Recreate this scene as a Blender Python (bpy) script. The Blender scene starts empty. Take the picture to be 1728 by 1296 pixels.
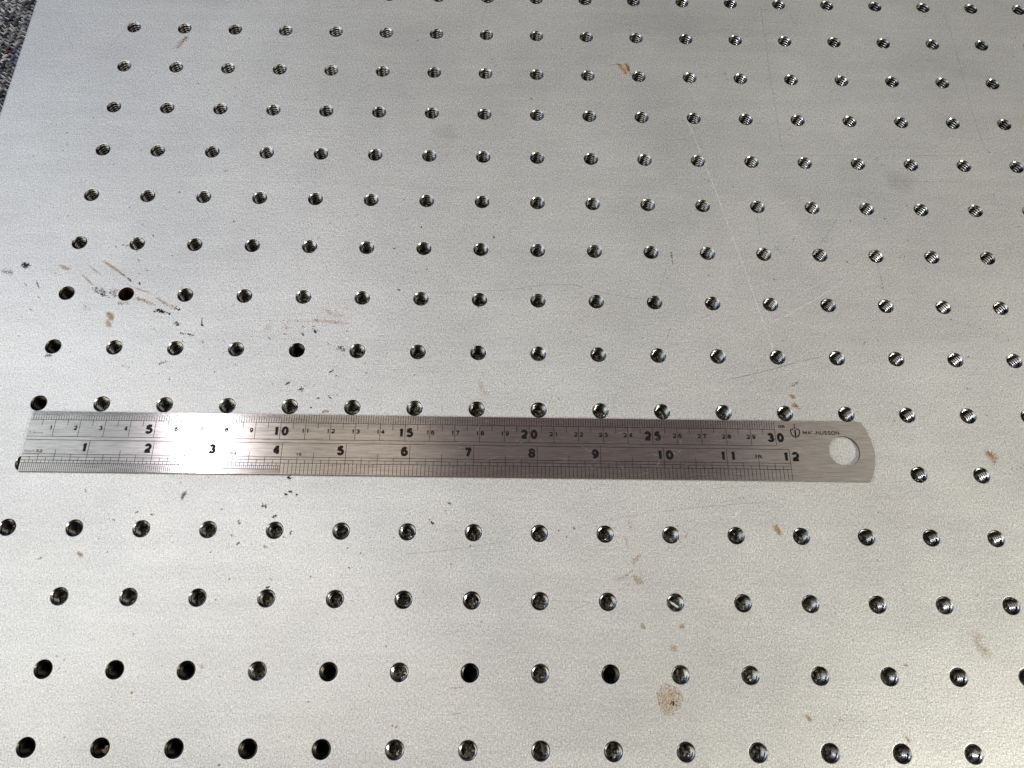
import bpy, bmesh, math, random
from mathutils import Vector, Matrix
R = math.radians
rnd = random.Random(7)
S = bpy.context.scene
COL = S.collection
MM = 0.001

# ------------------------------------------------------------------ camera
cd = bpy.data.cameras.new('camera'); cam = bpy.data.objects.new('camera', cd); COL.objects.link(cam)
cd.sensor_width = 36.0; cd.lens = 1330.61/1728*36
cd.clip_start = 0.01; cd.clip_end = 50
cam.location = (-16.029*1.016*MM, 12.747*1.016*MM, 297.85*1.016*MM)
cam.rotation_euler = (0.392615, -0.020296, 0.007301)
S.camera = cam
CX, CY, CZ = cam.location

# ------------------------------------------------------------------ light
w = bpy.data.worlds.new('World'); S.world = w; w.use_nodes = True
w.node_tree.nodes['Background'].inputs[0].default_value = (.85, 0.85, 1.0, 1)
w.node_tree.nodes['Background'].inputs[1].default_value = 0.012
S.view_settings.view_transform = 'Standard'; S.view_settings.look = 'None'
S.view_settings.exposure = 0.0; S.view_settings.gamma = 1.0

def area(name, loc, target, power, size, color, size_y=None, shape='RECTANGLE'):
    l = bpy.data.lights.new(name, 'AREA'); l.energy = power; l.color = color
    l.shape = shape; l.size = size
    if shape in ('RECTANGLE', 'ELLIPSE'): l.size_y = size_y or size
    o = bpy.data.objects.new(name, l); COL.objects.link(o); o.location = loc
    d = Vector(target) - Vector(loc); o.rotation_euler = d.to_track_quat('-Z', 'Y').to_euler()
    return o
area('ceiling_lamp', (-0.689, 0.579, 1.43), (-0.1, 0.1, 0), 5.2, 0.05, (0.942, 0.923, 1.000), None, 'DISK')
area('desk_lamp', (0.85, -0.36, 0.58), (0.15, 0.0, 0), 8.9, 0.2, (1.000, 0.972, 0.809), 0.2, 'RECTANGLE')
area('front_fill', (-0.85, -0.42, 0.6), (-0.1, 0.0, 0), 1.75, 0.5, (1.000, 0.857, 0.571), 0.5, 'RECTANGLE')  # unseen fill light added to brighten the near left of the plate
area('high_left_fill', (-1.05, 0.54, 1.3), (-0.2, 0.1, 0), 1.75, 0.5, (0.914, 1.000, 1.000), 0.5, 'RECTANGLE')  # soft panel added out of view to lift the ruler's left end
area('high_right_fill', (0.86, 0.62, 1.4), (0.1, 0.1, 0), 1.2, 0.6, (1.000, 0.958, 0.833), 0.5, 'RECTANGLE')  # broad dim fill added so the ruler's right end reads lighter
area('overhead_fill', (-0.42, -0.05, 1.5), (0, 0.0, 0), 2.6, 0.6, (1.000, 0.915, 0.762), 0.5, 'RECTANGLE')  # unseen overhead fill, added for the near plate and the hole floors
area('ruler_fill', (0.14, 0.5, 1.45), (0.05, 0.1, 0), 1.02, 1.1, (1.000, 0.843, 0.843), 0.6, 'RECTANGLE')  # dim panel added above for the middle of the ruler to reflect
area('right_fill', (1.35, 0.25, 0.75), (0, 0.15, 0), 1.3, 0.6, (1.000, 0.962, 0.885), 0.8, 'RECTANGLE')  # soft light added on the right for glints in the left holes
area('side_window', (-1.2, 0.05, 0.72), (0.1, 0.1, 0), 6.3, 0.7, (0.889, 0.952, 1.000), 0.95, 'RECTANGLE')
area('back_window', (-1.1, 1.05, 0.75), (-0.1, 0.15, 0), 1.6, 0.8, (0.312, 0.562, 1.000), 0.8, 'RECTANGLE')


# ------------------------------------------------------------------ node helpers
def mat(name):
    m = bpy.data.materials.new(name); m.use_nodes = True
    nt = m.node_tree; b = nt.nodes['Principled BSDF']
    return m, nt, b
def N(nt, t, **k):
    n = nt.nodes.new(t)
    for a, v in k.items():
        if a in n.inputs.keys() if isinstance(a, str) else False: n.inputs[a].default_value = v
        else: setattr(n, a, v)
    return n
def noise(nt, vec, scale, detail=2, rough=.5, stretch=None, rot=0):
    if stretch or rot:
        mp = nt.nodes.new('ShaderNodeMapping'); mp.inputs['Scale'].default_value = stretch or (1, 1, 1)
        mp.inputs['Rotation'].default_value = (0, 0, rot); nt.links.new(vec, mp.inputs['Vector']); vec = mp.outputs[0]
    n = nt.nodes.new('ShaderNodeTexNoise'); n.inputs['Scale'].default_value = scale
    n.inputs['Detail'].default_value = detail; n.inputs['Roughness'].default_value = rough
    nt.links.new(vec, n.inputs['Vector']); return n.outputs['Fac']
def rng(nt, v, a, b, c, d):
    n = nt.nodes.new('ShaderNodeMapRange'); nt.links.new(v, n.inputs[0])
    for i, x in enumerate((a, b, c, d)): n.inputs[i+1].default_value = x
    return n.outputs[0]
def op(nt, o, a, b):
    n = nt.nodes.new('ShaderNodeMath'); n.operation = o
    for i, x in enumerate((a, b)):
        if isinstance(x, (int, float)): n.inputs[i].default_value = x
        else: nt.links.new(x, n.inputs[i])
    return n.outputs[0]
def mixc(nt, f, a, b, mode='MIX'):
    n = nt.nodes.new('ShaderNodeMix'); n.data_type = 'RGBA'; n.blend_type = mode
    for s, x in ((0, f), (6, a), (7, b)):
        if isinstance(x, (int, float)): n.inputs[s].default_value = x
        elif isinstance(x, tuple): n.inputs[s].default_value = (*x, 1) if len(x) == 3 else x
        else: nt.links.new(x, n.inputs[s])
    return n.outputs[2]
def grey(nt, v):
    n = nt.nodes.new('ShaderNodeCombineColor')
    for i in range(3): nt.links.new(v, n.inputs[i])
    return n.outputs[0]
def bump(nt, h, strength, dist, normal=None):
    n = nt.nodes.new('ShaderNodeBump'); n.inputs['Strength'].default_value = strength; n.inputs['Distance'].default_value = dist
    nt.links.new(h, n.inputs['Height'])
    if normal: nt.links.new(normal, n.inputs['Normal'])
    return n.outputs[0]

# ------------------------------------------------------------------ materials
def plate_material():
    m, nt, b = mat('ground_aluminium'); L = nt.links.new
    o = nt.nodes.new('ShaderNodeTexCoord').outputs['Object']
    big = noise(nt, o, 7, 3, .55)
    blot = noise(nt, o, 28, 4, .6)
    mid = noise(nt, o, 140, 3, .6)
    grain = noise(nt, o, 1800, 2, .9)
    gv = noise(nt, o, 2100, 1, .6, (1, .3, 1))
    gh = noise(nt, o, 1300, 2, .6, (.06, 1, 1), R(3))
    gd = noise(nt, o, 1300, 2, .6, (.12, 1, 1), R(24))
    v = rng(nt, big, .3, .7, .93, 1.05)
    v = op(nt, 'MULTIPLY', v, rng(nt, blot, .3, .7, .965, 1.03))
    v = op(nt, 'MULTIPLY', v, rng(nt, mid, .3, .7, .975, 1.02))
    v = op(nt, 'MULTIPLY', v, rng(nt, grain, .25, .75, .42, 1.45))
    v = op(nt, 'MULTIPLY', v, rng(nt, gv, .25, .75, .86, 1.12))
    v = op(nt, 'MULTIPLY', v, rng(nt, gh, .25, .75, .965, 1.03))
    c = mixc(nt, 1.0, grey(nt, v), (.665, .665, .66), 'MULTIPLY')
    cloud = noise(nt, o, 11, 4, .62)
    streak = noise(nt, o, 150, 3, .6, (.07, 1, 1), R(1.5))
    sweep = noise(nt, o, 130, 3, .6, (.10, 1, 1), R(-24))
    v2 = op(nt, 'MULTIPLY', rng(nt, cloud, .32, .66, .90, 1.05), rng(nt, streak, .3, .7, .97, 1.022))
    v2 = op(nt, 'MULTIPLY', v2, rng(nt, sweep, .3, .7, .975, 1.02))
    c = mixc(nt, 1.0, c, grey(nt, v2), 'MULTIPLY')
    tint = noise(nt, o, 16, 2, .5)
    c = mixc(nt, rng(nt, tint, .45, .72, 0, .5), c, mixc(nt, 1.0, c, (1.0, .975, .985), 'MULTIPLY'))
    c = mixc(nt, rng(nt, blot, .5, .75, 0, .6), c, mixc(nt, 1.0, c, (.97, .965, .92), 'MULTIPLY'))
    # sparse dark pits in the ground surface
    vor = nt.nodes.new('ShaderNodeTexVoronoi'); vor.inputs['Scale'].default_value = 330; L(o, vor.inputs['Vector'])
    pit = op(nt, 'MULTIPLY', rng(nt, vor.outputs['Distance'], .10, .20, 1, 0), rng(nt, noise(nt, o, 60, 3, .7), .55, .68, 0, .55))
    c = mixc(nt, pit, c, (.12, .115, .11))
    L(c, b.inputs['Base Color'])
    b.inputs['Metallic'].default_value = .45
    r = rng(nt, grain, .3, .7, .36, .56)
    L(r, b.inputs['Roughness'])
    h = op(nt, 'ADD', op(nt, 'MULTIPLY', grain, .55), op(nt, 'ADD', op(nt, 'MULTIPLY', gv, .35), op(nt, 'ADD', op(nt, 'MULTIPLY', gh, .2), op(nt, 'MULTIPLY', gd, .2))))
    L(bump(nt, h, 1.0, .0002), b.inputs['Normal'])
    return m
M_plate = plate_material()

def metal(name, col, rough):
    m, nt, b = mat(name); b.inputs['Base Color'].default_value = (*col, 1); b.inputs['Metallic'].default_value = 1; b.inputs['Roughness'].default_value = rough
    o = nt.nodes.new('ShaderNodeTexCoord').outputs['Object']
    nt.links.new(bump(nt, noise(nt, o, 900, 3, .6), .4, .0001), b.inputs['Normal'])
    return m
def hole_material(name, base, rough, var):
    m, nt, b = mat(name); L = nt.links.new
    o = nt.nodes.new('ShaderNodeTexCoord').outputs['Object']
    inf = nt.nodes.new('ShaderNodeObjectInfo')
    add = nt.nodes.new('ShaderNodeVectorMath'); add.operation = 'ADD'; L(o, add.inputs[0]); L(inf.outputs['Location'], add.inputs[1])
    n = noise(nt, add.outputs[0], 700, 3, .6)
    v = op(nt, 'MULTIPLY', rng(nt, n, .3, .7, .6, 1.15), rng(nt, inf.outputs['Random'], 0, 1, 1-var, 1.0))
    L(mixc(nt, 1.0, grey(nt, v), base, 'MULTIPLY'), b.inputs['Base Color'])
    b.inputs['Metallic'].default_value = 1.0
    L(rng(nt, n, .3, .7, rough*.75, rough*1.3), b.inputs['Roughness'])
    L(bump(nt, n, .3, .0001), b.inputs['Normal'])
    return m
M_thread = hole_material('cut_thread_metal', (.42, .42, .42), .25, .4)
M_lip = metal('worn_hole_lip', (.55, .545, .53), .45)
M_shaded = hole_material('shaded_thread_metal', (.10, .092, .08), .3, .5)  # near black base puts the shade of the bores into the wall colour
M_rusty = hole_material('rusty_thread_metal', (.05, .02, .008), .5, .2)

def bottom_material(name, c0, c1, scale, rough):
    m, nt, b = mat(name); L = nt.links.new
    o = nt.nodes.new('ShaderNodeTexCoord').outputs['Object']
    inf = nt.nodes.new('ShaderNodeObjectInfo')
    sc = nt.nodes.new('ShaderNodeVectorMath'); sc.operation = 'MULTIPLY'; L(inf.outputs['Location'], sc.inputs[0]); sc.inputs[1].default_value = (7.3, 5.1, 3.7)
    add = nt.nodes.new('ShaderNodeVectorMath'); add.operation = 'ADD'; L(o, add.inputs[0]); L(sc.outputs[0], add.inputs[1])
    vor = nt.nodes.new('ShaderNodeTexVoronoi'); vor.inputs['Scale'].default_value = scale; L(add.outputs[0], vor.inputs['Vector'])
    n = noise(nt, add.outputs[0], 500, 3, .6)
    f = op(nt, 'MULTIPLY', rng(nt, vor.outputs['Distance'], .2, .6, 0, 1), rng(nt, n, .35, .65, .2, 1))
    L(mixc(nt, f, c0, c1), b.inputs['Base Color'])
    b.inputs['Metallic'].default_value = .6; b.inputs['Roughness'].default_value = rough
    L(bump(nt, op(nt, 'ADD', vor.outputs['Distance'], n), .9, .0006), b.inputs['Normal'])
    return m
M_floor = bottom_material('oily_hole_floor', (.05, .045, .035), (.42, .40, .33), 620, .22)
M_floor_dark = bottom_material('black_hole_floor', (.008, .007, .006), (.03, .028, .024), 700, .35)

def ruler_material():
    m, nt, b = mat('brushed_steel'); L = nt.links.new
    o = nt.nodes.new('ShaderNodeTexCoord').outputs['Object']
    br = noise(nt, o, 2200, 3, .65, (.06, 1, 1))
    br2 = noise(nt, o, 900, 3, .6, (.03, 1, 1), R(1.5))
    blot = noise(nt, o, 60, 4, .65, (.4, 1, 1))
    v = op(nt, 'MULTIPLY', rng(nt, br, .3, .7, .72, 1.14), rng(nt, blot, .3, .7, .84, 1.08))
    v = op(nt, 'MULTIPLY', v, rng(nt, br2, .3, .7, .9, 1.05))
    L(mixc(nt, 1.0, grey(nt, v), (.62, .575, .55), 'MULTIPLY'), b.inputs['Base Color'])
    b.inputs['Metallic'].default_value = 1.0
    L(rng(nt, op(nt, 'ADD', br2, blot), .7, 1.3, .25, .32), b.inputs['Roughness'])
    b.inputs['Anisotropic'].default_value = 1.0
    t = nt.nodes.new('ShaderNodeCombineXYZ'); t.inputs[1].default_value = 1.0
    L(t.outputs[0], b.inputs['Tangent'])
    L(bump(nt, op(nt, 'ADD', br, br2), .12, .00006), b.inputs['Normal'])
    return m
M_ruler = ruler_material()

def ink_material():
    m, nt, b = mat('black_etched_ink'); L = nt.links.new
    o = nt.nodes.new('ShaderNodeTexCoord').outputs['Object']
    n = noise(nt, o, 1800, 3, .7)
    L(mixc(nt, rng(nt, n, .56, .74, 0, 1), (.010, .010, .011), (.04, .037, .035)), b.inputs['Base Color'])
    b.inputs['Roughness'].default_value = .5; b.inputs['Specular IOR Level'].default_value = .1
    return m
M_ink = ink_material()
def worn_ink_material(): 
    m, nt, b = mat('worn_thin_ink'); L = nt.links.new
    o = nt.nodes.new('ShaderNodeTexCoord').outputs['Object']
    n = noise(nt, o, 2600, 2, .7)
    L(rng(nt, n, .40, .56, .75, .15), b.inputs['Alpha'])
    b.inputs['Base Color'].default_value = (.03, .03, .03, 1); b.inputs['Roughness'].default_value = .45
    return m
M_worn = worn_ink_material()

def stain_material():
    m, nt, b = mat('surface_stain'); L = nt.links.new
    a = nt.nodes.new('ShaderNodeAttribute'); a.attribute_name = 'tint'
    o = nt.nodes.new('ShaderNodeTexCoord').outputs['Object']
    n = noise(nt, o, 1500, 3, .7)
    n2 = noise(nt, o, 420, 3, .7)
    c = mixc(nt, rng(nt, n, .3, .7, 0, 1), a.outputs['Color'], mixc(nt, 1.0, a.outputs['Color'], (.72, .66, .6), 'MULTIPLY'))
    L(c, b.inputs['Base Color']); b.inputs['Roughness'].default_value = .75
    al = op(nt, 'MULTIPLY', a.outputs['Alpha'], rng(nt, op(nt, 'ADD', n, n2), .72, 1.15, .55, 1.4))
    cl = nt.nodes.new('ShaderNodeClamp'); L(al, cl.inputs[0])
    L(cl.outputs[0], b.inputs['Alpha'])
    return m
M_stain = stain_material()
def scratch_material(name, col, metal, rough, alpha):
    m, nt, b = mat(name); L = nt.links.new
    o = nt.nodes.new('ShaderNodeTexCoord').outputs['Object']
    n = noise(nt, o, 350, 3, .75)
    b.inputs['Base Color'].default_value = (*col, 1); b.inputs['Metallic'].default_value = metal; b.inputs['Roughness'].default_value = rough
    L(rng(nt, n, .35, .62, alpha*.3, alpha), b.inputs['Alpha'])
    return m
M_scr_l = scratch_material('bright_scratch', (.95, .945, .93), .15, .5, .68)
M_scr_d = scratch_material('dark_scuff', (.10, .095, .092), 0, .6, .42)

M_chip = metal('fresh_cut_metal', (.92, .915, .90), .5); M_chip.node_tree.nodes['Principled BSDF'].inputs['Metallic'].default_value = .3
def tan_material():
    m, nt, b = mat('tan_flake'); o = nt.nodes.new('ShaderNodeTexCoord').outputs['Object']
    nt.links.new(mixc(nt, noise(nt, o, 700, 3, .6), (.30, .21, .12), (.48, .37, .24)), b.inputs['Base Color']); b.inputs['Roughness'].default_value = .8
    return m
M_tan = tan_material()
M_edge = metal('shaded_steel_edge', (.16, .15, .145), .5)  # dark base colour stands in for shade on the ruler's side faces

def carpet_material():
    m, nt, b = mat('grey_woven_wool'); L = nt.links.new
    o = nt.nodes.new('ShaderNodeTexCoord').outputs['Object']
    n = noise(nt, o, 420, 3, .7); n2 = noise(nt, o, 2500, 2, .6)
    L(mixc(nt, rng(nt, n, .35, .65, 0, 1), (.03, .03, .034), (.20, .20, .205)), b.inputs['Base Color'])
    b.inputs['Roughness'].default_value = .95
    L(bump(nt, op(nt, 'ADD', n, op(nt, 'MULTIPLY', n2, .3)), 1, .0012), b.inputs['Normal'])
    return m
def yarn_material():
    m, nt, b = mat('marled_yarn'); L = nt.links.new
    a = nt.nodes.new('ShaderNodeAttribute'); a.attribute_name = 'tint'
    o = nt.nodes.new('ShaderNodeTexCoord').outputs['Object']
    n = noise(nt, o, 2600, 2, .6)
    L(mixc(nt, 1.0, grey(nt, rng(nt, n, .3, .7, .5, 1.3)), a.outputs['Color'], 'MULTIPLY'), b.inputs['Base Color'])
    b.inputs['Roughness'].default_value = .9
    L(bump(nt, n, .6, .0002), b.inputs['Normal'])
    return m
M_carpet, M_yarn = carpet_material(), yarn_material()

# ------------------------------------------------------------------ object helpers
def link(name, me, material=None, parent=None, kind=None, label=None, cat=None, group=None):
    if material is not None and not me.materials: me.materials.append(material)
    o = bpy.data.objects.new(name, me); COL.objects.link(o)
    if parent: o.parent = parent
    for k, v in (('kind', kind), ('label', label), ('category', cat), ('group', group)):
        if v: o[k] = v
    return o
def mesh(name, verts, faces, smooth=False, tint=None):
    me = bpy.data.meshes.new(name); me.from_pydata(verts, [], faces); me.update()
    if smooth: me.polygons.foreach_set('use_smooth', [True]*len(me.polygons))
    if tint:
        a = me.color_attributes.new('tint', 'FLOAT_COLOR', 'POINT')
        a.data.foreach_set('color', [x for t in tint for x in t])
    return me

# ------------------------------------------------------------------ the woven carpet under the plate
P = 25.4
ZP = -12.7                         # underside of the plate
cv = [(-900, -700, ZP-1.6), (900, -700, ZP-1.6), (900, 1000, ZP-1.6), (-900, 1000, ZP-1.6)]
carpet = link('carpet', mesh('carpet', [tuple(c*MM for c in v) for v in cv], [(0, 1, 2, 3)]), M_carpet, kind='structure')
carpet['label'] = 'grey flecked woven carpet under the edge of the metal plate'
V, F, T = [], [], []
ring = [(math.cos(k*math.pi/3), math.sin(k*math.pi/3)) for k in range(6)]
secs = [(-1, .12), (-.72, .7), (-.2, 1), (.35, .98), (.8, .6), (1, .12)]
pal = [((.21, .212, .22), 9), ((.11, .112, .118), 10), ((.030, .030, .034), 11), ((.32, .325, .335), 6), ((.09, .095, .13), 3), ((.11, .12, .17), 1.0), ((.13, .055, .075), .7), ((.20, .19, .165), 1.0), ((.42, .42, .43), 2)]
cur = None
ix = 0
x = -345.0
while x < -247:
    y = 150.0
    sg = 1 if ix % 2 else -1
    while y < 425:
        if cur is None or rnd.random() < .55: cur = rnd.choices([p[0] for p in pal], [p[1] for p in pal])[0]
        ang = sg*R(43 + rnd.uniform(-11, 11)) + (R(6))
        ln = rnd.uniform(1.7, 2.3); wd = rnd.uniform(.62, .9); tilt = rnd.uniform(.10, .42)*-sg
        px, py, pz = x + rnd.uniform(-.25, .25), y + rnd.uniform(-.3, .3), ZP - .75 + rnd.uniform(-.25, .35)
        b0 = len(V); k = rnd.uniform(.75, 1.25); col = tuple(c*k*1.2 for c in cur)
        for (s, rr) in secs:
            for (a, b) in ring:
                lx, ly, lz = s*ln, a*wd*rr, b*wd*rr*.85 + s*tilt*ln*.5 - .35*s*s
                V.append(((px + lx*math.cos(ang) - ly*math.sin(ang))*MM, (py + lx*math.sin(ang) + ly*math.cos(ang))*MM, (pz + lz)*MM))
                T.append((*col, 1))
        for j in range(len(secs)-1):
            for q in range(6):
                F.append((b0+j*6+q, b0+j*6+(q+1) % 6, b0+j*6+6+(q+1) % 6, b0+j*6+6+q))
        # a thin pale fibre catching on top of the stitch
        if rnd.random() < .55 and sg < 0:
            b0 = len(V); fw = rnd.uniform(.10, .2)
            for s in (-.9, 0, .9):
                for q in (-1, 1):
                    lx, ly, lz = s*ln, q*fw + wd*.35, wd*.9 - .35*s*s + s*tilt*ln*.5
                    V.append(((px + lx*math.cos(ang) - ly*math.sin(ang))*MM, (py + lx*math.sin(ang) + ly*math.cos(ang))*MM, (pz + lz)*MM)); T.append((.75, .75, .76, 1))
            F += [(b0, b0+1, b0+3, b0+2), (b0+2, b0+3, b0+5, b0+4)]
        y += 2.45 + rnd.uniform(-.2, .2)
    x += 1.95; ix += 1
link('carpet_stitches', mesh('carpet_stitches', V, F, True, T), M_yarn, carpet, kind='stuff')

# ------------------------------------------------------------------ the perforated plate
RH = 3.5
XL, XR, YB, YT = -256.0, 306.0, -51.0, 407.0
C0, C1, R0, R1 = -1, 17, -1, 14
def hx(c): return (c-7)*P
def hy(r): return r*P
HOLES = [(c, r) for r in range(0, R1+1) for c in range(C0, C1+1)]
HSET = set(HOLES)
bm = bmesh.new()
cache = {}
def vt(x, y, z=0.0):
    k = (round(x, 3), round(y, 3), round(z, 3))
    if k not in cache: cache[k] = bm.verts.new((x*MM, y*MM, z*MM))
    return cache[k]
NS = 32
CH = .7                           # broken edge round the plate
xs = [XL+CH] + [hx(c)-P/2 for c in range(C0, C1+2)] + [XR-CH]
ys = [YB+CH] + [hy(r)-P/2 for r in range(R0, R1+2)] + [YT-CH]
for i in range(len(xs)-1):
    for j in range(len(ys)-1):
        c, r = C0+i-1, R0+j-1
        if (c, r) in HSET:
            ox, oy = hx(c), hy(r)
            inn, out = [], []
            for k in range(NS):
                a = 2*math.pi*k/NS; ca, sa = math.cos(a), math.sin(a); s = P/2/max(abs(ca), abs(sa))
                inn.append(vt(ox+RH*ca, oy+RH*sa)); out.append(vt(ox+s*ca, oy+s*sa))
            for k in range(NS):
                bm.faces.new((inn[k], out[k], out[(k+1) % NS], inn[(k+1) % NS]))
        else:
            bm.faces.new((vt(xs[i], ys[j]), vt(xs[i+1], ys[j]), vt(xs[i+1], ys[j+1]), vt(xs[i], ys[j+1])))
t = [vt(XL+CH, YB+CH), vt(XR-CH, YB+CH), vt(XR-CH, YT-CH), vt(XL+CH, YT-CH)]
u = [vt(XL, YB, -.28), vt(XR, YB, -.28), vt(XR, YT, -.28), vt(XL, YT, -.28)]
d = [vt(XL, YB, ZP), vt(XR, YB, ZP), vt(XR, YT, ZP), vt(XL, YT, ZP)]
for k in range(4):
    n = (k+1) % 4
    bm.faces.new((t[k], u[k], u[n], t[n])); bm.faces.new((u[k], d[k], d[n], u[n]))
bm.faces.new(d[::-1])
me = bpy.data.meshes.new('perforated_plate'); bm.to_mesh(me); bm.free()
plate = link('perforated_plate', me, M_plate, label='large grey aluminium plate drilled with a square grid of threaded holes, scratched and rust spotted', cat='metal plate')

def hole_mesh(name, depth):
    """chamfer, then a helical 20-per-inch thread down to the floor"""
    V, F = [], []
    n = 36
    for (rr, z) in ((RH, 0), (RH-.15, -.035), (3.0, -.40), (2.64, -.62)):
        for k in range(n):
            a = 2*math.pi*k/n; V.append((rr*math.cos(a), rr*math.sin(a), z))
    for j in range(3):
        for k in range(n):
            F.append((j*n+k, j*n+(k+1) % n, (j+1)*n+(k+1) % n, (j+1)*n+k))
    pitch = 1.27; turns = int((depth-.6)/pitch)+1
    b0 = len(V); tot = n*turns
    for m_ in range(tot+1):
        a = 2*math.pi*m_/n; z = -.48 - pitch*m_/n
        for rr, dz in ((2.60, 0), (2.64, -.34), (3.15, -.64), (3.17, -.92)): V.append((rr*math.cos(a), rr*math.sin(a), z+dz))
    for m_ in range(tot):
        a, b = b0+4*m_, b0+4*m_+4
        for q in range(3): F.append((a+q, b+q, b+q+1, a+q+1))
        if m_ + n + 1 <= tot:
            a2, b2 = b0+4*(m_+n), b0+4*(m_+n)+4
            F.append((a+3, b+3, b2, a2))
    return mesh(name, [tuple(c*MM for c in v) for v in V], F, False)
def floor_mesh(name, depth, seed, rough):
    r_ = random.Random(seed); V, F = [(0, 0, -depth)], []
    n = 16
    for j, rr in enumerate((.9, 1.8, 2.6, 3.25)):
        for k in range(n):
            a = 2*math.pi*(k+.5*j)/n
            V.append((rr*math.cos(a), rr*math.sin(a), -depth + (r_.uniform(-rough, rough)*1.4 if j < 3 else .15)))
    for k in range(n): F.append((0, 1+k, 1+(k+1) % n))
    for j in range(3):
        for k in range(n):
            a = 1+j*n; b = a+n; F.append((a+k, b+k, b+(k+1) % n, a+(k+1) % n))
    return mesh(name, [tuple(c*MM for c in v) for v in V], F, True)
def with_mat(me, m): me.materials.append(m); return me
def with_lip(me, m):
    me.materials.append(m); me.materials.append(M_lip)
    for p_ in list(me.polygons)[:36]: p_.material_index = 1
    return me
H_bare = with_lip(hole_mesh('threaded_hole', 6.4), M_thread)
H_deep = with_lip(hole_mesh('threaded_hole_deep', 12.0), M_thread)
H_shaded = with_lip(hole_mesh('threaded_hole_shaded', 12.0), M_shaded)
H_rust = with_lip(hole_mesh('threaded_hole_rusty', 6.4), M_rusty)
B_bare = [with_mat(floor_mesh('hole_floor', 6.2, s, .28), M_floor) for s in range(6)]
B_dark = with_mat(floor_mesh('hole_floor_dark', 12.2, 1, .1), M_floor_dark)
B_rust = with_mat(floor_mesh('hole_floor_rusty', 6.2, 3, .2), M_rusty)
VAR = {(0, 7): 'rusty', (-1, 7): 'shaded', (-1, 6): 'shaded', (-1, 5): 'shaded', (3, 6): 'shaded', (6, 1): 'shaded', (8, 1): 'shaded', (4, 1): 'shaded',
       (0, 1): 'shaded', (1, 1): 'shaded', (2, 1): 'shaded', (0, 0): 'shaded', (1, 0): 'shaded', (2, 0): 'shaded', (3, 0): 'shaded', (4, 0): 'shaded', (7, 8): 'deep', (5, 10): 'deep'}
for (c, r) in HOLES:
    v = VAR.get((c, r), 'deep' if r > 8 and rnd.random() < .25 else 'bare')
    hm, fm = {'bare': (H_bare, rnd.choice(B_bare)), 'deep': (H_deep, B_dark), 'shaded': (H_shaded, B_dark), 'rusty': (H_rust, B_rust)}[v]
    h = link('threaded_hole', hm, None, plate); h.location = (hx(c)*MM, hy(r)*MM, 0)
    if v == 'rusty': h['label'] = 'threaded hole coated in brown rust'
    if v == 'shaded': h['label'] = 'threaded hole with shade put into its dark wall colour'
    f = link('hole_floor', fm, None, h)
    f.rotation_euler = (0, 0, rnd.uniform(0, 6.28))

# slivers lying in three of the holes
def chip(name, pts, c, r, z, material, label, cat, tilt):
    V = [(x*MM, y*MM, .14*MM + k*.25*MM) for k, (x, y) in enumerate(pts)] + [(x*MM, y*MM, -.14*MM + k*.25*MM) for k, (x, y) in enumerate(pts)]
    n = len(pts)
    F = [tuple(range(n)), tuple(range(2*n-1, n-1, -1))] + [(k, k+n, (k+1) % n+n, (k+1) % n) for k in range(n)]
    o = link(name, mesh(name, V, F), material, label=label, cat=cat)
    o.location = (hx(c)*MM, hy(r)*MM, z*MM); o.rotation_euler = tilt
    return o
chip('metal_sliver', [(-1.9, .9), (-1.3, -.3), (.9, -1.7), (1.5, -1.2), (.2, -.2)], 9, 2, -1.6, M_chip, 'bright pointed metal sliver lying in a hole right of the dotted rust trail', 'metal chip', (R(17), R(-9), 0))
chip('metal_sliver', [(-.6, -1.9), (1.7, -1.4), (2.1, -.4), (.5, -1.0)], 4, 5, -2.0, M_chip, 'small bright metal sliver in the hole just above the number 13 of the ruler', 'metal chip', (R(24), R(5), 0))
chip('tan_flake', [(-.5, -1.6), (1.1, -2.0), (2.1, -.6), (1.9, .9), (.8, .7), (.9, -.2), (-.3, -.5)], 1, 0, -3.6, M_tan, 'tan crumb in a black hole, second from the left in the nearest row', 'crumb', (R(4), R(-3), 0))

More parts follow.
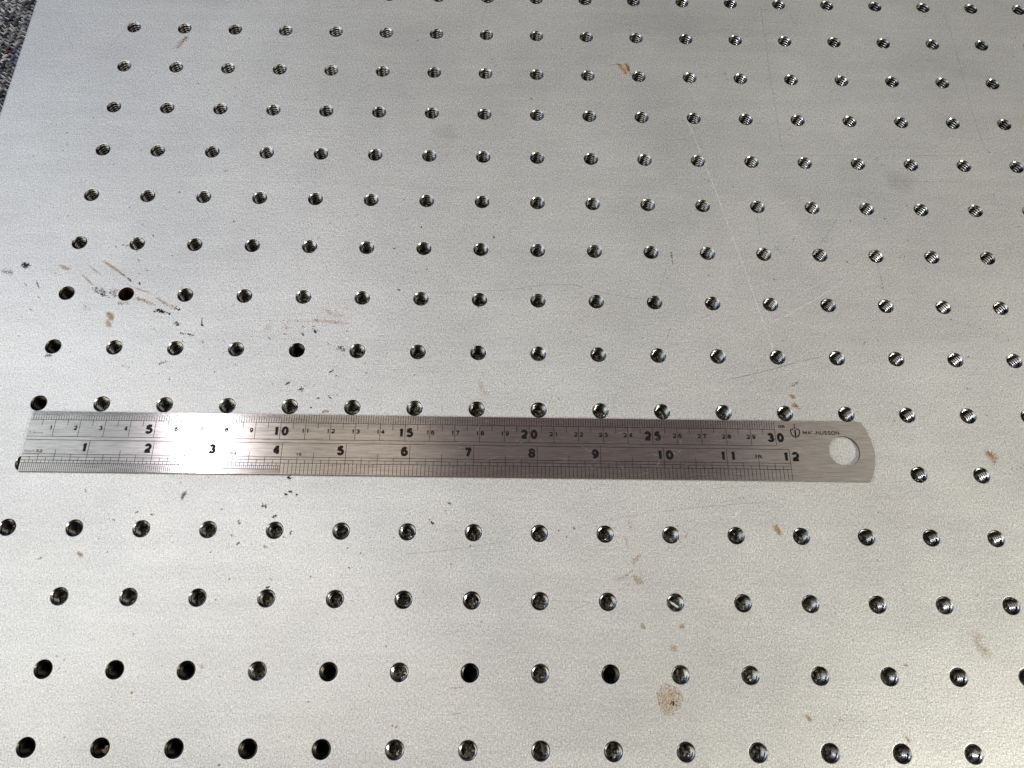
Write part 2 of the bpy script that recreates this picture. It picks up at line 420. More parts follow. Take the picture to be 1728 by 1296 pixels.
# ------------------------------------------------------------------ rust, soot and scuffs on the plate (mm on the plate)
STAINS=[('rust',[(-175.2, 325.5, -180.7, 315.9, 1.47, 40, 0.65, 0.5), (-175.7, 324.7, -178.3, 320.7, 0.59, 14, 0.53, 0)]),
('rust',[(40.8, 312.8, 45.0, 306.7, 1.19, 46, 0.56, 1), (44.7, 313.2, 46.3, 308.3, 1.19, 40, 0.57, 1), (45.7, 309.0, 47.9, 304.5, 0.59, 12, 0.47, 0.4), (35.7, 311.8, 39.9, 312.3, 0.3, 6, 0.33, 0.2)]),
('rust',[(-3.2, 290.0, -2.0, 288.6, 0.87, 12, 0.46, 0.2)]),
('rust',[(-183.9, 179.4, -180.1, 178.3, 1.52, 22, 0.4, 0.5), (-173.7, 176.7, -164.3, 172.2, 0.76, 46, 0.43, 0.6), (-179.6, 174.3, -176.1, 173.2, 1.26, 18, 0.45, 0.3), (-175.1, 175.8, -170.3, 174.7, 0.76, 10, 0.38, 0.3)]),
('rust',[(-164.3, 176.3, -158.8, 172.3, 0.76, 30, 0.43, 0.5), (-158.8, 172.3, -155.6, 171.3, 1.01, 12, 0.43, 0.3)]),
('soot',[(-191.7, 180.1, -186.7, 178.2, 1.52, 26, 0.48, 0.2), (-188.6, 177.6, -185.9, 176.7, 1.01, 12, 0.58, 0), (-184.5, 178.8, -181.8, 176.5, 1.26, 14, 0.4, 0.2), (-180.7, 173.7, -178.5, 172.6, 0.75, 8, 0.43, 0)]),
('tan',[(-191.0, 194.1, -179.7, 186.5, 0.77, 60, 0.28, 0.7), (-199.3, 187.3, -191.9, 181.3, 0.51, 26, 0.25, 0.5), (-209.3, 191.0, -204.4, 189.6, 1.02, 14, 0.33, 0.6), (-196.6, 191.6, -189.3, 186.0, 0.51, 12, 0.2, 0.4), (-178.9, 182.4, -165.2, 177.4, 0.38, 26, 0.23, 0.45)]),
('soot',[(-178.4, 185.4, -176.7, 184.2, 0.76, 12, 0.51, 0), (-173.5, 183.4, -172.8, 182.5, 0.51, 5, 0.46, 0), (-182.0, 187.7, -179.6, 185.9, 0.77, 10, 0.33, 0)]),
('soot',[(-163.9, 170.0, -159.7, 169.2, 1.0, 34, 0.65, 0), (-158.4, 168.9, -157.3, 168.4, 0.5, 8, 0.55, 0), (-155.6, 171.5, -153.9, 170.4, 0.75, 12, 0.5, 0)]),
('soot',[(-154.9, 164.4, -153.0, 163.4, 1.0, 14, 0.45, 0.2)]),
('soot',[(-151.6, 159.5, -145.2, 158.5, 0.5, 26, 0.4, 0)]),
('soot',[(-143.8, 167.2, -142.9, 162.7, 0.3, 14, 0.33, 0.2), (-143.5, 163.8, -142.4, 163.0, 0.5, 6, 0.45, 0)]),
('soot',[(-142.3, 156.0, -140.4, 154.7, 0.74, 8, 0.35, 0)]),
('soot',[(-225.4, 191.6, -222.8, 190.4, 1.28, 26, 0.61, 0.3), (-224.8, 192.5, -223.4, 189.5, 0.77, 10, 0.46, 0.2)]),
('soot',[(-233.5, 188.2, -228.5, 187.4, 1.52, 24, 0.36, 0.2)]),
('soot',[(-217.6, 183.7, -215.5, 180.0, 0.35, 12, 0.4, 0.3), (-222.1, 182.2, -220.8, 181.0, 0.76, 6, 0.3, 0)]),
('tan',[(-183.6, 167.9, -181.0, 166.0, 1.5, 40, 0.37, 0.8), (-183.5, 165.1, -181.4, 161.7, 0.99, 24, 0.32, 0.7)]),
('rust',[(-121.0, 165.9, -103.4, 165.9, 0.75, 34, 0.38, 0), (-103.4, 166.2, -91.3, 165.8, 1.01, 26, 0.4, 0.1), (-95.4, 166.3, -85.7, 165.7, 1.01, 40, 0.4, 0.4), (-87.0, 165.9, -80.1, 165.2, 1.01, 18, 0.35, 0.2)]),
('rust',[(-91.8, 171.5, -89.2, 170.4, 0.76, 14, 0.35, 0.3), (-90.7, 170.7, -82.4, 168.0, 1.52, 18, 0.28, 0.2)]),
('rust',[(-116.1, 162.6, -113.5, 161.8, 1.75, 20, 0.3, 0.2), (-109.2, 163.8, -105.9, 161.9, 1.5, 20, 0.3, 0.2)]),
('soot',[(-100.6, 163.7, -100.0, 162.9, 0.5, 6, 0.43, 0), (-100.5, 160.3, -99.7, 159.5, 0.5, 7, 0.5, 0), (-96.0, 163.2, -94.3, 160.4, 0.75, 14, 0.5, 0)]),
('soot',[(-84.2, 154.2, -81.5, 152.6, 1.24, 18, 0.55, 0)]),
('soot',[(-87.0, 142.5, -85.4, 143.3, 0.37, 10, 0.47, 0)]),
('soot',[(-98.7, 135.1, -97.3, 133.6, 0.97, 14, 0.49, 0), (-97.2, 136.5, -92.4, 137.1, 0.97, 8, 0.27, 0)]),
('soot',[(-86.5, 131.6, -85.2, 131.1, 0.48, 6, 0.44, 0)]),
('soot',[(-158.2, 145.1, -154.3, 146.5, 0.49, 14, 0.37, 0.1)]),
('soot',[(-173.0, 144.3, -168.8, 142.8, 0.73, 8, 0.29, 0), (-206.0, 148.1, -203.1, 148.1, 0.73, 12, 0.39, 0.2)]),
('rust',[(-88.0, 124.6, -86.1, 125.4, 0.96, 18, 0.43, 0.4)]),
('rust',[(-23.7, 143.8, -23.2, 141.4, 0.49, 10, 0.3, 0.1), (-24.4, 139.2, -22.5, 133.4, 1.47, 26, 0.32, 0.3), (-24.0, 131.8, -22.9, 127.1, 0.97, 10, 0.27, 0.2)]),
('rust',[(56.7, 164.8, 56.4, 163.9, 0.38, 6, 0.46, 0), (56.4, 163.6, 55.5, 161.6, 0.38, 8, 0.33, 0.2)]),
('rust',[(106.2, 139.1, 108.7, 141.0, 0.63, 16, 0.48, 0.4)]),
('tan',[(104.9, 135.1, 106.3, 134.0, 0.99, 22, 0.5, 0.8)]),
('rust',[(105.1, 130.9, 107.2, 130.1, 1.24, 26, 0.49, 0.6), (107.4, 129.6, 108.0, 128.3, 0.49, 8, 0.37, 0.2)]),
('rust',[(181.9, 111.6, 183.5, 110.2, 1.22, 30, 0.41, 0.5), (183.1, 110.7, 184.8, 107.7, 1.95, 60, 0.44, 0.8)]),
('tan',[(91.9, 80.5, 93.3, 76.8, 1.16, 40, 0.42, 0.9)]),
('rust',[(35.0, 81.7, 35.7, 77.8, 0.92, 18, 0.35, 0.2), (33.3, 75.4, 33.6, 71.6, 0.69, 14, 0.3, 0.2)]),
('rust',[(35.5, 65.3, 38.2, 68.0, 0.91, 26, 0.41, 0.4)]),
('rust',[(28.2, 58.1, 36.5, 62.8, 0.68, 34, 0.34, 0.2)]),
('rust',[(35.7, 60.2, 38.3, 58.0, 1.35, 26, 0.43, 0.5), (38.1, 62.6, 38.4, 60.0, 0.9, 10, 0.25, 0.2), (29.2, 54.8, 34.7, 57.5, 0.45, 16, 0.27, 0.1)]),
('rust',[(56.0, 75.2, 57.3, 76.4, 0.46, 8, 0.37, 0.1)]),
('soot',[(12.8, 78.6, 13.7, 78.0, 0.46, 6, 0.39, 0), (7.0, 77.9, 7.7, 77.2, 0.46, 4, 0.34, 0), (10.0, 75.2, 10.4, 74.7, 0.23, 2, 0.3, 0)]),
('ring',[(46.2, 17.1, 46.2, 17.1, 4.68, 0, 0.43, 1)]),
('tan',[(-174.5, 66.8, -172.5, 65.7, 0.88, 22, 0.31, 0.6)]),
('soot',[(-188.4, 64.4, -187.4, 65.1, 0.44, 7, 0.35, 0.1)]),
('rust',[(-32.9, 20.1, -27.4, 20.5, 0.32, 24, 0.3, 0.1)]),
('soot',[(-31.9, 11.5, -27.1, 12.3, 0.31, 10, 0.23, 0.1)]),
('tan',[(37.2, 42.5, 38.7, 41.5, 0.88, 16, 0.31, 0.6)]),
('tan',[(51.7, 41.8, 53.3, 42.5, 0.88, 20, 0.33, 0.5)]),
('tan',[(47.9, 34.7, 50.0, 34.3, 1.09, 12, 0.26, 0.4)]),
('rust',[(160.9, 40.1, 163.4, 38.4, 2.22, 24, 0.29, 0.3), (161.8, 36.3, 165.1, 33.4, 2.21, 46, 0.31, 0.4)]),
('rust',[(133.2, 29.5, 134.2, 29.3, 0.66, 12, 0.35, 0.4)]),
('tan',[(95.0, 12.0, 95.9, 10.5, 0.85, 24, 0.34, 0.6)]),
('rust',[(105.7, 12.1, 107.9, 10.0, 0.64, 16, 0.26, 0.1), (103.7, 9.0, 105.3, 9.4, 0.42, 6, 0.23, 0)]),
('rust',[(129.1, 5.3, 130.5, 3.8, 0.85, 24, 0.32, 0.5)]),
('rust',[(109.3, 5.2, 109.8, 4.8, 0.42, 5, 0.32, 0), (114.8, 10.4, 115.2, 10.2, 0.21, 3, 0.3, 0), (85.3, 5.8, 89.4, 4.7, 0.84, 4, 0.29, 0)]),
('rust',[(133.3, 86.1, 134.6, 85.7, 0.47, 8, 0.35, 0.1)]),
('rust',[(-61.5, 43.7, -60.8, 46.0, 0.33, 9, 0.28, 0.1)]),
('tan',[(-122.3, 27.3, -120.6, 26.3, 0.85, 14, 0.23, 0.2)]),
('soot',[(-99.0, 97.3, -98.0, 96.6, 0.58, 12, 0.56, 0)]),
('soot',[(-97.9, 91.6, -96.7, 91.1, 0.46, 9, 0.46, 0)]),
('soot',[(-99.6, 90.6, -98.6, 90.1, 0.46, 6, 0.46, 0)]),
('soot',[(-95.2, 90.7, -94.5, 90.0, 0.46, 6, 0.46, 0)]),
('soot',[(-107.5, 86.0, -106.0, 85.1, 0.69, 12, 0.46, 0)]),
('soot',[(-103.0, 81.0, -101.8, 81.9, 0.68, 10, 0.39, 0.2)]),
('soot',[(-95.7, 74.6, -95.2, 76.0, 0.45, 8, 0.36, 0), (-98.1, 73.7, -96.9, 73.5, 0.45, 5, 0.32, 0)]),
('tan',[(-105.0, 70.0, -103.9, 69.6, 0.67, 10, 0.4, 0.4)]),
('soot',[(-35.4, 87.6, -34.5, 87.2, 0.46, 8, 0.42, 0)]),
('soot',[(-42.0, 80.1, -40.8, 79.4, 0.46, 9, 0.48, 0), (-42.8, 81.0, -42.1, 81.0, 0.23, 4, 0.3, 0)]),
('soot',[(-73.6, 70.1, -72.9, 69.7, 0.34, 4, 0.34, 0)]),
('soot',[(-72.3, 62.6, -71.8, 62.1, 0.22, 4, 0.4, 0)]),
('soot',[(-102.0, 55.0, -100.9, 54.8, 0.44, 7, 0.44, 0), (-101.1, 58.3, -100.6, 57.4, 0.22, 4, 0.31, 0)]),
('grey',[(-138.3, 90.8, -138.9, 88.0, 0.91, 30, 0.46, 0.8)]),
('soot',[(-150.0, 82.0, -148.6, 81.8, 0.45, 8, 0.41, 0)]),
('soot',[(-164.0, 79.8, -163.0, 79.3, 0.45, 6, 0.36, 0), (-166.1, 80.2, -164.6, 79.3, 1.13, 8, 0.23, 0)]),
('soot',[(-116.1, 79.9, -115.4, 78.5, 0.45, 9, 0.41, 0.1)]),
('soot',[(-118.2, 74.4, -117.7, 73.9, 0.34, 5, 0.4, 0)]),
('soot',[(-115.2, 70.8, -114.4, 71.2, 0.34, 6, 0.43, 0), (-118.6, 69.2, -118.5, 71.4, 0.22, 6, 0.22, 0)]),
('soot',[(-222.7, 262.7, -222.0, 263.4, 0.41, 5, 0.44, 0), (-221.1, 257.8, -219.9, 255.1, 0.41, 5, 0.33, 0), (-222.3, 253.3, -221.0, 252.7, 0.55, 4, 0.33, 0), (-230.7, 268.4, -227.7, 267.8, 0.28, 3, 0.39, 0)]),
('soot',[(-144.9, 243.3, -142.5, 243.7, 0.55, 8, 0.41, 0)]),
('soot',[(-163.8, 231.0, -163.2, 230.4, 0.4, 4, 0.46, 0)]),
('soot',[(-168.6, 221.5, -167.8, 221.2, 0.4, 3, 0.4, 0), (-185.0, 222.4, -184.4, 222.1, 0.27, 3, 0.34, 0), (-211.5, 217.1, -210.9, 216.5, 0.39, 4, 0.39, 0)]),
('soot',[(-137.4, 216.1, -136.6, 215.5, 0.4, 4, 0.45, 0), (-171.8, 207.9, -171.0, 206.7, 0.26, 5, 0.37, 0)]),
('soot',[(-171.7, 190.5, -170.7, 189.4, 0.51, 5, 0.44, 0)]),
('soot',[(-183.6, 202.7, -180.5, 200.3, 1.3, 10, 0.39, 0), (-176.2, 195.3, -174.9, 193.8, 0.52, 5, 0.31, 0)]),
('soot',[(-64.4, 202.7, -63.3, 203.3, 0.26, 5, 0.39, 0)]),
('soot',[(-61.2, 182.3, -60.2, 181.7, 0.51, 8, 0.41, 0.3)]),
('soot',[(-49.6, 192.3, -48.6, 192.6, 0.26, 4, 0.37, 0)]),
('smudge',[(165.9, 246.4, 176.4, 242.5, 5.65, 0, 0.28, 0.4)]),
('smudge',[(-48.7, 270.8, -38.5, 265.0, 3.96, 0, 0.28, 0.3)]),
('smudge',[(86.4, 332.9, 149.8, 327.5, 7.95, 0, 0.31, 0.2)]),
('smudge',[(160.6, 319.1, 231.6, 311.4, 9.12, 0, 0.3, 0.2)]),
('smudge',[(115.2, 245.2, 131.9, 206.6, 8.26, 0, 0.28, 0.15)]),
('smudge',[(35.2, 343.6, 129.3, 334.2, 9.21, 0, 0.31, 0.16)]),
('soot',[(59.7, 203.6, 60.3, 197.2, 0.35, 22, 0.35, 0.1)]),
('soot',[(-212.8, 188.3, -210.5, 187.1, 0.76, 3, 0.25, 0), (-217.4, 170.1, -215.4, 169.0, 0.75, 6, 0.3, 0), (-195.0, 172.0, -191.5, 169.7, 1.0, 10, 0.28, 0)]),
('soot',[(104.6, 203.0, 105.3, 199.9, 0.54, 3, 0.35, 0), (138.7, 200.2, 139.1, 199.6, 0.4, 4, 0.48, 0), (143.5, 222.1, 143.9, 221.4, 0.27, 3, 0.41, 0), (163.8, 253.8, 164.3, 253.5, 0.28, 3, 0.37, 0)]),
('soot',[(145.9, 161.2, 146.4, 160.6, 0.26, 3, 0.36, 0), (139.6, 160.0, 140.0, 159.7, 0.26, 3, 0.36, 0), (179.8, 172.1, 180.2, 171.5, 0.26, 3, 0.39, 0), (183.5, 154.3, 184.0, 154.0, 0.26, 3, 0.33, 0)]),
('rust',[(173.7, 110.0, 172.5, 111.0, 0.24, 3, 0.24, 0), (191.4, 112.0, 192.4, 106.8, 0.73, 8, 0.24, 0.1)])]
SCRATCHES=[('light', 0.22, [(71.8, 281.0), (74.8, 271.3), (80.4, 247.8), (85.8, 224.7), (91.8, 196.6), (95.9, 175.8), (99.5, 160.1), (100.9, 153.2)]),
('light', 0.2, [(135.8, 190.2), (122.9, 181.3), (108.7, 172.8), (99.3, 167.8)]),
('light', 0.16, [(90.8, 174.5), (96.7, 176.4)]),
('light', 0.13, [(99.3, 167.8), (81.4, 158.4), (73.3, 152.7)]),
('dark', 0.13, [(117.3, 355.2), (117.1, 341.9), (117.4, 331.4), (117.0, 317.9), (115.9, 298.7)]),
('dark', 0.13, [(117.1, 314.1), (116.9, 287.6), (117.2, 266.0), (117.7, 256.2)]),
('dark', 0.13, [(213.4, 352.2), (214.6, 336.6), (214.7, 316.7), (214.4, 295.7), (214.8, 273.7), (216.0, 262.0)]),
('dark', 0.13, [(119.6, 258.3), (145.3, 258.9), (176.8, 259.3), (209.9, 260.5)]),
('dark', 0.14, [(165.6, 244.7), (182.4, 244.4), (202.3, 245.2)]),
('dark', 0.25, [(78.3, 141.6), (84.9, 143.1), (97.9, 146.5), (108.4, 150.0), (120.9, 153.0)]),
('dark', 0.22, [(-11.4, 182.9), (-4.6, 184.5), (5.8, 185.9), (14.9, 186.1), (21.4, 184.4)]),
('dark', 0.18, [(21.4, 184.4), (29.1, 182.2), (39.4, 180.0), (47.1, 179.0)]),
('dark', 0.14, [(-53.7, 180.9), (-38.2, 180.9), (-11.4, 182.9)]),
('dark', 0.13, [(-50.9, 67.7), (-38.6, 68.9), (-25.1, 70.9), (-10.6, 73.3)]),
('dark', 0.12, [(44.0, 84.6), (58.1, 86.6), (74.5, 88.3), (89.2, 89.6)]),
('dark', 0.1, [(11.4, 77.9), (27.6, 82.1), (44.0, 85.1)]),
('light', 0.18, [(73.9, 81.7), (80.3, 86.9), (88.8, 94.2)]),
('light', 0.14, [(76.1, 94.5), (80.7, 97.9)]),
('dark', 0.12, [(65.7, 94.6), (77.6, 95.5), (84.8, 96.1)]),
('light', 0.12, [(46.4, 94.1), (44.4, 91.7)]),
('dark', 0.14, [(-25.2, 350.9), (-27.2, 344.3), (-27.7, 339.3), (-27.0, 334.5)]),
('dark', 0.12, [(-21.9, 316.1), (-22.6, 309.5)]),
('dark', 0.12, [(-22.2, 298.9), (-20.4, 295.2)]),
('dark', 0.2, [(152.2, 200.8), (152.6, 192.3), (152.9, 185.1)]),
('dark', 0.14, [(101.0, 223.4), (101.0, 209.7)]),
('dark', 0.12, [(125.9, 206.5), (131.6, 213.5), (137.5, 222.6), (141.0, 230.8)]),
('dark', 0.12, [(5.7, 224.0), (10.3, 224.4)]),
('dark', 0.12, [(3.0, 227.8), (9.0, 228.6)]),
('dark', 0.12, [(75.8, 353.1), (80.7, 345.0), (81.1, 341.7)]),
('light', 0.12, [(55.8, 329.7), (58.4, 322.6)]),
('dark', 0.16, [(134.8, 348.2), (137.9, 347.9)]),
('dark', 0.12, [(119.9, 342.8), (139.7, 343.0)]),
('dark', 0.15, [(33.9, 311.0), (39.9, 312.3)]),
('dark', 0.12, [(59.0, 201.4), (56.3, 192.9), (53.1, 183.8)]),
('dark', 0.1, [(-203.7, 231.4), (-200.5, 242.0)]),
('light', 0.12, [(116.0, 150.7), (108.0, 147.2), (100.0, 143.3)]),
('light', 0.1, [(135.4, 194.4), (123.9, 188.1), (112.5, 182.0)]),
('light', 0.12, [(62.4, 141.6), (65.7, 128.4)]),
('dark', 0.13, [(-6.9, 53.8), (-3.6, 51.3), (19.7, 50.6)]),
('dark', 0.1, [(10.3, 46.9), (15.2, 48.9), (20.1, 50.9)]),
('light', 0.16, [(131.4, 77.7), (136.5, 80.1)]),
('light', 0.14, [(138.6, 91.9), (146.2, 94.9), (153.6, 96.4)]),
('light', 0.12, [(152.0, 113.0), (163.2, 114.4), (171.2, 112.0)]),
('dark', 0.11, [(-32.4, 86.2), (-25.5, 87.5), (-14.0, 91.0)]),
('light', 0.1, [(-132.4, 39.9), (-131.2, 35.4)]),
('dark', 0.16, [(-232.5, 319.9), (-230.3, 315.3)]),
('dark', 0.1, [(-203.7, 338.6), (-208.8, 326.5), (-212.7, 316.6)]),
('dark', 0.1, [(169.9, 22.1), (174.4, 24.1)]),
('light', 0.12, [(110.5, 230.1), (124.9, 234.7)]),
('light', 0.12, [(157.3, 213.4), (171.1, 214.3)]),
('light', 0.1, [(216.7, 217.8), (223.5, 218.6)]),
('dark', 0.1, [(131.4, 350.6), (136.1, 334.4)]),
('dark', 0.1, [(38.6, 72.1), (42.1, 68.7)]),
('light', 0.1, [(38.8, 75.5), (41.2, 69.8), (39.9, 63.1)])]

def clear(x, y, pad=RH+.12):
    dx = (x/P) - round(x/P); dy = (y/P) - round(y/P)
    c, r = round(x/P)+7, round(y/P)
    return (c, r) not in HSET or math.hypot(dx*P, dy*P) > pad
PAL = {'rust': [(.36, .15, .028), (.42, .20, .045), (.26, .10, .02), (.46, .25, .07)],
       'tan': [(.46, .26, .075), (.40, .22, .06), (.50, .32, .12), (.22, .12, .045)],
       'soot': [(.014, .013, .014), (.022, .02, .022), (.03, .027, .027), (.018, .015, .018)],
       'grey': [(.16, .155, .15), (.22, .215, .21)], 'smudge': [(.2, .2, .2)], 'ring': [(.38, .24, .09)]}
HAL = {'rust': (.58, .32, .08), 'tan': (.56, .36, .13), 'soot': (.12, .11, .12), 'grey': (.25, .24, .23), 'smudge': (.34, .335, .33), 'ring': (.60, .38, .13)}
def flake(V, F, T, x, y, s, col, al, ang=None, z=.03):
    n = rnd.choice((5, 6, 7)); b0 = len(V); st = rnd.uniform(1.0, 1.9); ang = rnd.uniform(0, 3.14) if ang is None else ang
    for k in range(n):
        a = 2*math.pi*k/n; rr = s*.5*rnd.uniform(.55, 1.2)
        lx, ly = rr*math.cos(a)*st, rr*math.sin(a)/st**.5
        px, py = x+lx*math.cos(ang)-ly*math.sin(ang), y+lx*math.sin(ang)+ly*math.cos(ang)
        V.append((px*MM, py*MM, z*MM)); T.append((*col, al))
    F.append(tuple(range(b0, b0+n)))
def halo(V, F, T, x0, y0, x1, y1, wd, col, al):
    L = math.hypot(x1-x0, y1-y0); ang = math.atan2(y1-y0, x1-x0); cx, cy = (x0+x1)/2, (y0+y1)/2
    a_, b_ = L/2+wd*.9, wd*1.25
    n = 20; rings = [(0, 1), (.35, .95), (.65, .6), (.85, .22), (1, 0)]
    idx = []
    ph = [rnd.uniform(0, 6.28) for _ in range(3)]
    for (q, f) in rings:
        row = []
        for k in range(n if q else 1):
            a = 2*math.pi*k/n; wob = 1+.16*math.sin(2*a+ph[0])+.12*math.sin(3*a+ph[1])+.08*math.sin(5*a+ph[2])
            lx, ly = a_*q*wob*math.cos(a), b_*q*wob*math.sin(a)
            row.append(len(V)); V.append(((cx+lx*math.cos(ang)-ly*math.sin(ang))*MM, (cy+lx*math.sin(ang)+ly*math.cos(ang))*MM, .012*MM)); T.append((*col, al*f))
        idx.append(row)
    def add(f):
        if all(clear(V[i][0]/MM, V[i][1]/MM) for i in f): F.append(f)
    for k in range(n): add((idx[0][0], idx[1][k], idx[1][(k+1) % n]))
    for j in range(1, len(rings)-1):
        for k in range(n): add((idx[j][k], idx[j+1][k], idx[j+1][(k+1) % n], idx[j][(k+1) % n]))
NAME = {'rust': 'rust_stain', 'tan': 'rust_stain', 'soot': 'dirt_speck', 'grey': 'grey_smear', 'smudge': 'grey_smear', 'ring': 'rust_stain'}
for kind, cl in STAINS:
    V, F, T = [], [], []
    for (x0, y0, x1, y1, wd, cnt, fs, h) in cl:
        if kind == 'ring':
            cx, cy = x0, y0
            for k in range(520):
                a = rnd.uniform(0, 6.283); rr = (rnd.random()**.42)*5.1*(1+.08*math.sin(3*a+1))
                x, y = cx+rr*math.cos(a)*.92, cy+rr*math.sin(a)*1.02
                if clear(x, y): flake(V, F, T, x, y, rnd.uniform(.25, .6), rnd.choice([(.56, .33, .09), (.50, .28, .07), (.60, .40, .16)]), rnd.uniform(.12, .32), R(90)+rnd.gauss(0, .4))
            for k in range(45):
                x, y = cx+1.2+rnd.gauss(0, .75), cy-1.3+rnd.gauss(0, .75)
                flake(V, F, T, x, y, rnd.uniform(.2, .5), rnd.choice(PAL['rust']), rnd.uniform(.3, .9), z=.034)
            for k in range(7): flake(V, F, T, cx+1.4+rnd.gauss(0, .3), cy-1.3+rnd.gauss(0, .3), .55, (.07, .03, .018), .95, z=.038)
            halo(V, F, T, cx-.5, cy, cx+.5, cy, 4.6, HAL['ring'], .2)
            continue
        ang = math.atan2(y1-y0, x1-x0)
        al0 = {'tan': .6, 'grey': .5}.get(kind, .95)
        for k in range(int(cnt*(1.0 if kind == 'rust' else 1.7))):
            q = rnd.random(); x = x0+(x1-x0)*q+rnd.gauss(0, wd*.45); y = y0+(y1-y0)*q+rnd.gauss(0, wd*.45)
            if not clear(x, y): continue
            s = fs*rnd.uniform(.3, 1.0)*{'soot': 1.4, 'rust': 1.15}.get(kind, .95)
            col, al = rnd.choice(PAL[kind]), min(1, al0*rnd.uniform(.6, 1.25))
            if kind in ('rust', 'tan'):
                if rnd.random() < (.42 if kind == 'rust' else .2): col, al, s = rnd.choice([(.11, .048, .018), (.06, .03, .016), (.15, .065, .02)]), .95, s*.95
                else: al *= .78
            flake(V, F, T, x, y, s, col, al, ang+rnd.gauss(0, .9) if math.hypot(x1-x0, y1-y0) > 2*wd else None, z=.03+.004*(k % 3))
        if h > 0: halo(V, F, T, x0, y0, x1, y1, wd, HAL[kind], h*(.38 if kind == 'rust' else .6))
    if kind == 'smudge' : T = [(*q[:3], q[3]*.55) for q in T]
    link(NAME[kind], mesh('stain', V, F, False, T), M_stain, plate)

def ribbon(V, F, pts, wd, z, jit=.12):
    pts = [Vector(p) for p in pts]; fine = []
    for a, b in zip(pts, pts[1:]):
        k = max(1, int((b-a).length/2.5))
        for i in range(k): fine.append(a.lerp(b, i/k))
    fine.append(pts[-1])
    prev = None
    for i, p in enumerate(fine):
        d_ = (fine[min(i+1, len(fine)-1)]-fine[max(i-1, 0)]).normalized(); n_ = Vector((-d_.y, d_.x))
        e = wd*.5*(.25 if i in (0, len(fine)-1) else rnd.uniform(.7, 1.2)); p = p + n_*rnd.gauss(0, jit*wd)
        a, b = len(V), len(V)+1
        for s in (-1, 1): q = p + n_*e*s; V.append((q.x*MM, q.y*MM, z*MM))
        if prev and clear(p.x, p.y): F.append((prev[0], prev[1], b, a))
        prev = (a, b)
for tone, wd, pts in SCRATCHES:
    V, F = [], []
    ribbon(V, F, pts, wd*(1.45 if tone == 'light' else 1.3), .02)
    link('scratch' if tone == 'light' else 'scuff_mark', mesh('scratch', V, F), M_scr_l if tone == 'light' else M_scr_d, plate)
# fine hairline scratches all over, and stray specks
V, F = [], []
for k in range(1500):
    x, y = rnd.uniform(-250, 285), rnd.uniform(-40, 395)
    if rnd.random() < .6: x, y = rnd.uniform(60, 285), rnd.uniform(-30, 260)
    a = rnd.choice((R(24), R(24), R(10), R(90), R(-60), R(38)))+rnd.gauss(0, .16); ln = rnd.expovariate(1/5.0)+1.2
    ribbon(V, F, [(x, y), (x+ln*math.cos(a), y+ln*math.sin(a))], rnd.uniform(.05, .13), .016)
link('hairline_scratches', mesh('hairline_scratches', V, F), M_scr_l, plate, kind='stuff')
V, F, T = [], [], []
for k in range(2000):
    x, y = rnd.uniform(-250, 300), rnd.uniform(-40, 395)
    if rnd.random() < .45: x, y = rnd.gauss(-120, 70), rnd.gauss(130, 55)
    if clear(x, y) and x > XL+2: flake(V, F, T, x, y, rnd.expovariate(1/.16)+.12, rnd.choice(PAL['soot'] if rnd.random() < .7 else PAL['rust']), rnd.uniform(.3, .9))
link('stray_specks', mesh('stray_specks', V, F, False, T), M_stain, plate, kind='stuff')

# ------------------------------------------------------------------ the steel ruler
X0, YB_, YT_ = -204.0, 98.1, 123.15
ZT = 1.05                          # top face, mm
def to_mesh(curve_obj):
    dg = bpy.context.evaluated_depsgraph_get()
    me = bpy.data.meshes.new_from_object(curve_obj.evaluated_get(dg))
    cu = curve_obj.data; bpy.data.objects.remove(curve_obj); bpy.data.curves.remove(cu)
    return me
cu = bpy.data.curves.new('blade', 'CURVE'); cu.dimensions = '2D'; cu.fill_mode = 'BOTH'; cu.extrude = .44; cu.bevel_depth = .06; cu.bevel_resolution = 1
def poly(pts):
    s = cu.splines.new('POLY'); s.points.add(len(pts)-1); s.use_cyclic_u = True
    for p, q in zip(s.points, pts): p.co = (q[0], q[1], 0, 1)
xa, xm = 131.7, 135.35
hgt = (YT_-YB_)/2; sag = xm-xa; rad = (hgt*hgt+sag*sag)/(2*sag); am = math.asin(hgt/rad); yc = (YT_+YB_)/2
poly([(X0, YB_)] + [(xm-rad+rad*math.cos(a), yc+rad*math.sin(a)) for a in [-am+2*am*k/32 for k in range(33)]] + [(X0, YT_)])
poly([(123.35+6.35*math.cos(2*math.pi*k/64), 110.75+6.35*math.sin(2*math.pi*k/64)) for k in range(64)])
bo = bpy.data.objects.new('blade', cu); COL.objects.link(bo)
me = to_mesh(bo); me.transform(Matrix.Translation((0, 0, .55*MM)) @ Matrix.Scale(MM, 4)); me.name = 'steel_ruler'
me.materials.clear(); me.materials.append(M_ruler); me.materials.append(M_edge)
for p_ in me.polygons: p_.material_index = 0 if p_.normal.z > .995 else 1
ruler = link('steel_ruler', me, None, label='thin brushed steel ruler with centimetre and inch scales lying on the plate', cat='ruler')
ZM = ZT + .012
def quadm(V, F, x0, y0, x1, y1, z=None):
    z = ZM if z is None else z
    b = len(V); V += [(x0*MM, y0*MM, z*MM), (x1*MM, y0*MM, z*MM), (x1*MM, y1*MM, z*MM), (x0*MM, y1*MM, z*MM)]; F.append((b, b+1, b+2, b+3))
LW = .2
def line(name, x0, y0, x1, y1):
    V, F = [], []; quadm(V, F, x0, y0, x1, y1); return link(name, mesh(name, V, F), M_ink, ruler)
Y_BASE, Y_HALF, Y_FIVE, Y_CMB = 119.55, 121.35, 117.1, 112.5
Y_INT, Y_HIN, Y_INB, Y_L2, Y_L3, Y_L4 = 111.05, 107.1, 105.2, 104.05, 102.65, 101.55
XE, XI = X0+300, X0+304.8
XQ = X0+4*25.4
